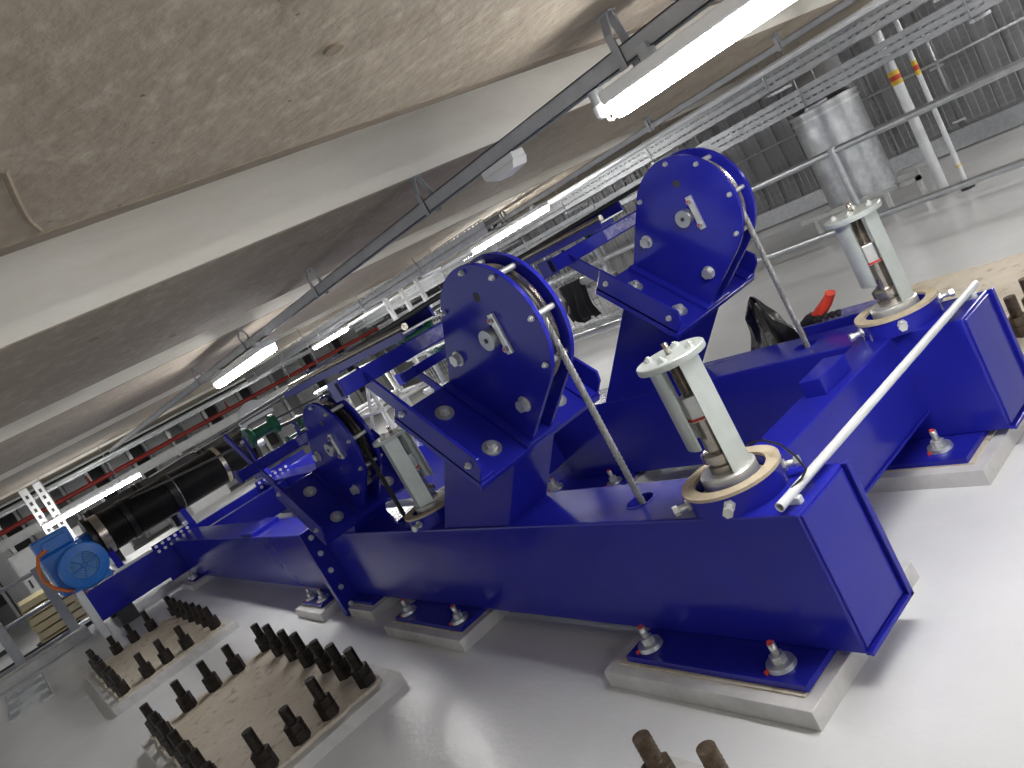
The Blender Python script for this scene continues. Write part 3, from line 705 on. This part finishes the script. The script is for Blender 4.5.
for i in range(len(px)-1):
    x1, x0 = px[i]-.05, px[i+1]+.05; m = MB()
    for k in range(17): x = x0+(x1-x0)*k/16; m.box(x-.006, x+.006, 12.094, 12.106, .28, HC+.2)
    for k in range(18): z = .3+k*.115; m.box(x0, x1, 12.098, 12.104, z-.006, z+.006)
    m.build('mesh_panel', STRUT, F)
D = thing('duct_riser', 'large round galvanised duct rising through the floor beyond the handrail', 'duct', (-4.98, 9.5, 0))
CY((-4.98, 9.5, .25), (-4.98, 9.5, 1.50), .40, seg=40).build('duct_body', GALV, D)
for z in (1.38, 1.46): MB().lathe((-4.98, 9.5, z), (0, 0, 1), [(.38, 0), (.415, 0), (.415, .03), (.38, .03)], 40).build('collar', GALVL, D)
CY((-4.98, 9.5, 1.50), (-4.98, 9.7, 1.82), .38, .30, seg=32).build('reducer', MIDGREY, D)
CY((-4.98, 9.7, 1.78), (-4.98, 9.7, 2.4), .28, seg=28).build('upper_duct', MIDGREY, D)
for x in (-5.42, -4.5):
    for y in (9.05, 9.95): B(x-.025, x+.025, y-.025, y+.025, 0, .27).build('leg', GALVL, D)
B(-5.6, -4.3, 9.0, 9.06, .25, .30).build('frame_bar', GALVL, D); B(-5.6, -4.3, 9.94, 10.0, .25, .30).build('frame_bar', GALVL, D)
B(-4.12, -4.07, 9.0, 9.05, 0, .30).build('leg', GALVL, D); B(-4.32, -4.07, 9.0, 9.05, .25, .30).build('frame_bar', GALVL, D)
for x, y, r, lab in ((-3.92, 9.08, .055, 'thicker vertical pipe with red and yellow tape right of the duct'), (-3.60, 8.85, .026, 'thin vertical rod with red and yellow tape, rightmost')):
    p = thing('marked_pole', lab, 'pole', (x, y, 0), 'taped vertical poles')
    CY((x, y, 0), (x, y, HC), r, seg=14).build('pole', PIPEW, p)
    for k, (z, m) in enumerate(((1.30, YEL), (1.35, REDM), (1.40, YEL))): CY((x, y, z), (x, y, z+.05), r*1.06, seg=14).build('tape_band', m, p)
    if r < .03: CY((x, y, .26), (x, y, .31), r*1.3, .01, seg=10).build('tape_band', YEL, p)
    CY((x, y, 0), (x, y, .03), r*2.6, seg=20).build('base', DKGREY, p)

# ------------------------------------------------------------------ soft things
def blob(name, c, sx, sy, sz, m, label, cat, seed, amp=.35, flat=0., peak=0.):
    rnd = random.Random(seed); mb = MB(); nu, nv = 22, 14; P = []
    ph = [rnd.uniform(0, 6.28) for _ in range(8)]
    for j in range(nv+1):
        v = math.pi*j/nv
        for i in range(nu):
            u = 2*math.pi*i/nu
            k = 1+amp*.5*math.sin(3*u+ph[0]+2*v)*math.sin(v)+amp*.35*math.sin(5*u+ph[1]-3*v)+amp*.25*math.sin(7*v+ph[2]+u)
            h = math.cos(v); 
            q = math.sin(v)*(1-peak*max(h, 0))
            P.append((c[0]+sx*q*math.cos(u)*k, c[1]+sy*q*math.sin(u)*k, c[2]+sz*(max(h, -flat) if flat else h)*(1+.1*math.sin(4*u+ph[3])*q)))
    F_ = [(j*nu+i, j*nu+(i+1) % nu, (j+1)*nu+(i+1) % nu, (j+1)*nu+i) for j in range(nv) for i in range(nu)]
    mb.add(P, F_, True)
    return tag(mb.build(name, m), label, cat)
blob('plastic_bag', (-2.80, 3.72, .34), .17, .15, .46, BAG, 'crumpled black plastic bag standing behind the far beam', 'bag', 11, .75, .75, .62)
blob('sandbag', (-2.50, 3.74, .27), .14, .11, .33, SACK, 'brown sandbag slumped behind the far beam beside the black bag', 'sandbag', 5, .15, .9)
bx = thing('blue_bracket_box', 'blue worn steel block behind the far beam under the glove', 'steel block', (-2.15, 3.47, 0))
B(-2.36, -1.95, 3.41, 3.56, .101, .625).build('block', BLUE, bx, bevel=.006)
B(-2.37, -1.96, 3.41, 3.55, .624, .628).build('worn_top', BLUEW, bx)
gl = thing('work_glove', 'orange-red and black work glove lying on the blue block', 'glove', (-2.24, 3.47, .628))
mb = MB()
def sk(pts, rs, m, nm):
    b = MB(); n = 10; P = []
    pts = [Vector(p) for p in pts]
    for i, p in enumerate(pts):
        d = (pts[min(i+1, len(pts)-1)]-pts[max(i-1, 0)]).normalized(); e1 = d.cross(Vector((0, 0, 1))).normalized(); e2 = d.cross(e1)
        for k in range(n):
            g = 2*math.pi*k/n; P.append(p+e1*rs[i]*math.cos(g)+e2*rs[i]*.7*math.sin(g))
    b.add(P, [(i*n+k, i*n+(k+1) % n, (i+1)*n+(k+1) % n, (i+1)*n+k) for i in range(len(pts)-1) for k in range(n)], True)
    b.add(P[:n], [tuple(range(n))]); b.add(P[-n:], [tuple(range(n))])
    return b.build(nm, m, gl)
sk([(-2.30, 3.46, .655), (-2.26, 3.46, .67), (-2.22, 3.47, .70), (-2.19, 3.48, .73), (-2.18, 3.48, .745)], [.03, .045, .042, .034, .036], GLOVE, 'cuff')
sk([(-2.31, 3.45, .65), (-2.34, 3.44, .645), (-2.37, 3.43, .64)], [.04, .035, .02], CLOTH, 'palm')
for k in range(4): sk([(-2.26+.035*k, 3.43, .655), (-2.25+.035*k, 3.41, .65), (-2.24+.035*k, 3.395, .645)], [.016, .016, .010], CLOTH, 'finger')
sk([(-2.30, 3.44, .66), (-2.28, 3.42, .655), (-2.27, 3.40, .645)], [.016, .016, .01], CLOTH, 'thumb')
# jacket hung over the handrail
def jacket():
    t = thing('hung_jacket', 'black and grey jacket hanging on the handrail behind the middle sheave', 'jacket', (-6.0, 5.3, .7))
    for nm, m, x0, x1, z0, sd in (('dark_front', CLOTH, -6.02, -5.72, .72, 1), ('grey_side', CLOTHG, -6.20, -5.98, .86, 4)):
        b = MB(); nx, nz = 16, 14; P = []
        for s in (-1, 1):
            for i in range(nx+1):
                for j in range(nz+1):
                    u, v = i/nx, j/nz
                    wv = .03*math.sin(u*14+sd)+.02*math.sin(u*9+v*4+sd)
                    x = x0+(x1-x0)*u+.03*math.sin(v*5+sd)
                    z = 1.16-(1.16-z0)*v*(1-.15*abs(math.sin(u*5+sd)))
                    P.append((x, 5.3+s*(.03+.02*v)+wv*v-.02, z))
        k = (nx+1)*(nz+1)
        Fq = []
        for s in (0, 1):
            for i in range(nx):
                for j in range(nz):
                    a = s*k+i*(nz+1)+j; q = (a, a+nz+1, a+nz+2, a+1); Fq.append(q if s else q[::-1])
        for i in range(nx): 
            for j in (0, nz): a = i*(nz+1)+j; Fq.append((a, a+nz+1, k+a+nz+1, k+a))
        for j in range(nz):
            for i in (0, nx): a = i*(nz+1)+j; Fq.append((a, a+1, k+a+1, k+a))
        b.add(P, Fq, True); b.build(nm, m, t)
jacket()

# ------------------------------------------------------------------ far left surroundings
tag(B(-12.1, -11.75, -5, .45, 0, .13).build('floor_kerb', PLINTH, bevel=.01), 'low grey concrete kerb along the far left floor edge', 'kerb')
t = thing('floor_bracket', 'low grey frame of flat bars on the floor at far left', 'floor bracket', (-10.5, -.5, 0))
B(-11.3, -9.6, -.30, -.20, 0, .02).build('bar', GALV, t); B(-11.3, -9.7, -.62, -.52, 0, .02).build('bar', GALV, t)
for x in (-11.1, -10.6, -10.0): B(x-.04, x+.04, -.60, -.22, 0, .05).build('strap', GALV, t)
r = thing('handrail', 'galvanised handrail crossing the far left corner in front of cream boards', 'handrail', (-12.4, 0, 0), 'tubular handrails')
for z in (1.05, .60, .12): CY((-12.4, -5, z), (-12.4, .9, z), .03, seg=10).build('rail', GALV, r)
for y in (-1.6, -.35, .35): B(-12.46, -12.36, y-.06, y+.06, 0, 1.1).build('post', STRUT, r)
B(-12.45, -12.42, -5, .45, .14, .17).build('toe_rail', BLACK, r)
for i in range(6):
    bo = B(-13.6, -12.75, -.05+.02*(i % 2), .62+.03*(i % 3), .06+.115*i, .06+.115*i+.095).build('insulation_board', CREAM, bevel=.008)
    tag(bo, ('lowest', 'second lowest', 'third from the bottom', 'third from the top', 'second from the top', 'topmost')[i]+' cream insulation board of the stack behind the far left handrail', 'board', 'stacked cream boards')
tag(B(-13.7, -12.7, -.12, .72, 0, .06).build('pallet', BLACK), 'dark pallet under the stacked cream boards', 'pallet')
for x, y, wd, h, lab in ((-15.5, -1.2, .8, 1.9, 'tall white control cabinet at the far left edge'), (-16.2, .2, .7, 1.3, 'white cabinet behind the blue motor'), (-16.2, 1.2, .7, 1.2, 'white cabinet behind the winch drum'), (-16.2, 3.1, .8, 1.35, 'white cabinet beyond the winch drum end')):
    c = thing('control_cabinet', lab, 'cabinet', (x, y, 0), 'white control cabinets')
    B(x-.25, x+.2, y, y+wd, .08, h).build('body', WHITEM, c, bevel=.01); B(x+.2, x+.22, y+.02, y+wd-.02, .12, h-.04).build('door', WHITEM, c, bevel=.005)
    B(x-.2, x+.15, y+.05, y+wd-.05, 0, .08).build('plinth', DKGREY, c); B(x+.22, x+.24, y+.07, y+.10, h*.5, h*.5+.15).build('handle', DKGREY, c)
spp = tag(CY((-17, -3, 1.73), (-17, 11, 1.73), .045, seg=12).build('sprinkler_pipe', RED), 'long red sprinkler pipe along the far left wall', 'pipe')
for y in (2.0, 5.0): CY((-17, y, 1.76), (-17, y, 1.92), .03, .015, seg=8).build('sprinkler_head', RED, spp)
tag(B(-16.95, -16.9, -3, 11, 1.42, 1.60).build('cable_trunking', WHITEM), 'pale straight trunking below the long red pipe', 'trunking')
tag(B(-15.6, -15.5, -3, 11, 1.95, 2.03).build('cable_trunking', GALV), 'galvanised trunking close under the far ceiling', 'trunking')
for i in range(3): tag(CY((-14.8-.2*i, -3, 2.0+.05*i), (-14.8-.2*i, 11, 2.0+.05*i), .025, seg=8).build('conduit_pipe', (GALV, BLACK, PIPEW)[i]), ('grey', 'black', 'white')[i]+' conduit under the ceiling above the far left wall', 'conduit')
vt = thing('vertical_trunking', 'pair of perforated white uprights behind the blue motor', 'trunking', (-14.3, .9, 0))
for y in (.78, .98):
    B(-14.33, -14.27, y, y+.12, 0, 2.15).build('upright', WHITEM, vt)
    for i in range(10): B(-14.275, -14.265, y+.04, y+.08, .9+.12*i, .96+.12*i).build('slot', DKGREY, vt)
# pale tubular trestles beyond the sheaves
def trestle(x, y, label):
    t = thing('steel_trestle', label, 'trestle', (x, y, 0), 'pale tubular trestles')
    for dx in (-.4, .4):
        for dy in (-.35, .35): CY((x+dx, y+dy, 0), (x+dx*.8, y+dy, 1.35), .028, seg=8).build('leg', WHITEM, t)
    for z in (.35, .85, 1.33):
        for dy in (-.35, .35): CY((x-.42, y+dy, z), (x+.42, y+dy, z), .024, seg=8).build('bar', WHITEM, t)
        for dx in (-.38, .38): CY((x+dx, y-.37, z), (x+dx, y+.37, z), .024, seg=8).build('bar', WHITEM, t)
    CY((x-.4, y-.35, .35), (x+.4, y-.35, 1.3), .02, seg=8).build('brace', WHITEM, t)
    return t
trestle(-8.4, 4.2, 'pale tubular trestle seen through the arms of the middle sheave')
trestle(-9.6, 4.4, 'second pale trestle, left of the one behind the middle sheave')
trestle(-7.9, 5.9, 'pale trestle seen below the right sheave cross bar')
tag(B(-8.9, -8.0, 3.95, 4.5, .02, .30).build('wooden_crate', CREAM, bevel=.01), 'tan box standing between the legs of the pale trestles', 'box')
# hanging frame with red top
t = thing('hanging_frame', 'white hanging ladder frame with a red cap near the far ceiling', 'hanging frame', (-9.0, 5.4, 1.4))
for y in (5.12, 5.4, 5.68):
    B(-9.03, -8.97, y-.025, y+.025, 1.45, 2.15).build('upright', WHITEM, t)
for z in (1.55, 1.85): B(-9.02, -8.98, 5.08, 5.72, z-.02, z+.02).build('rung', WHITEM, t)
B(-9.06, -8.94, 5.07, 5.19, 2.03, 2.13).build('cap', RED, t)
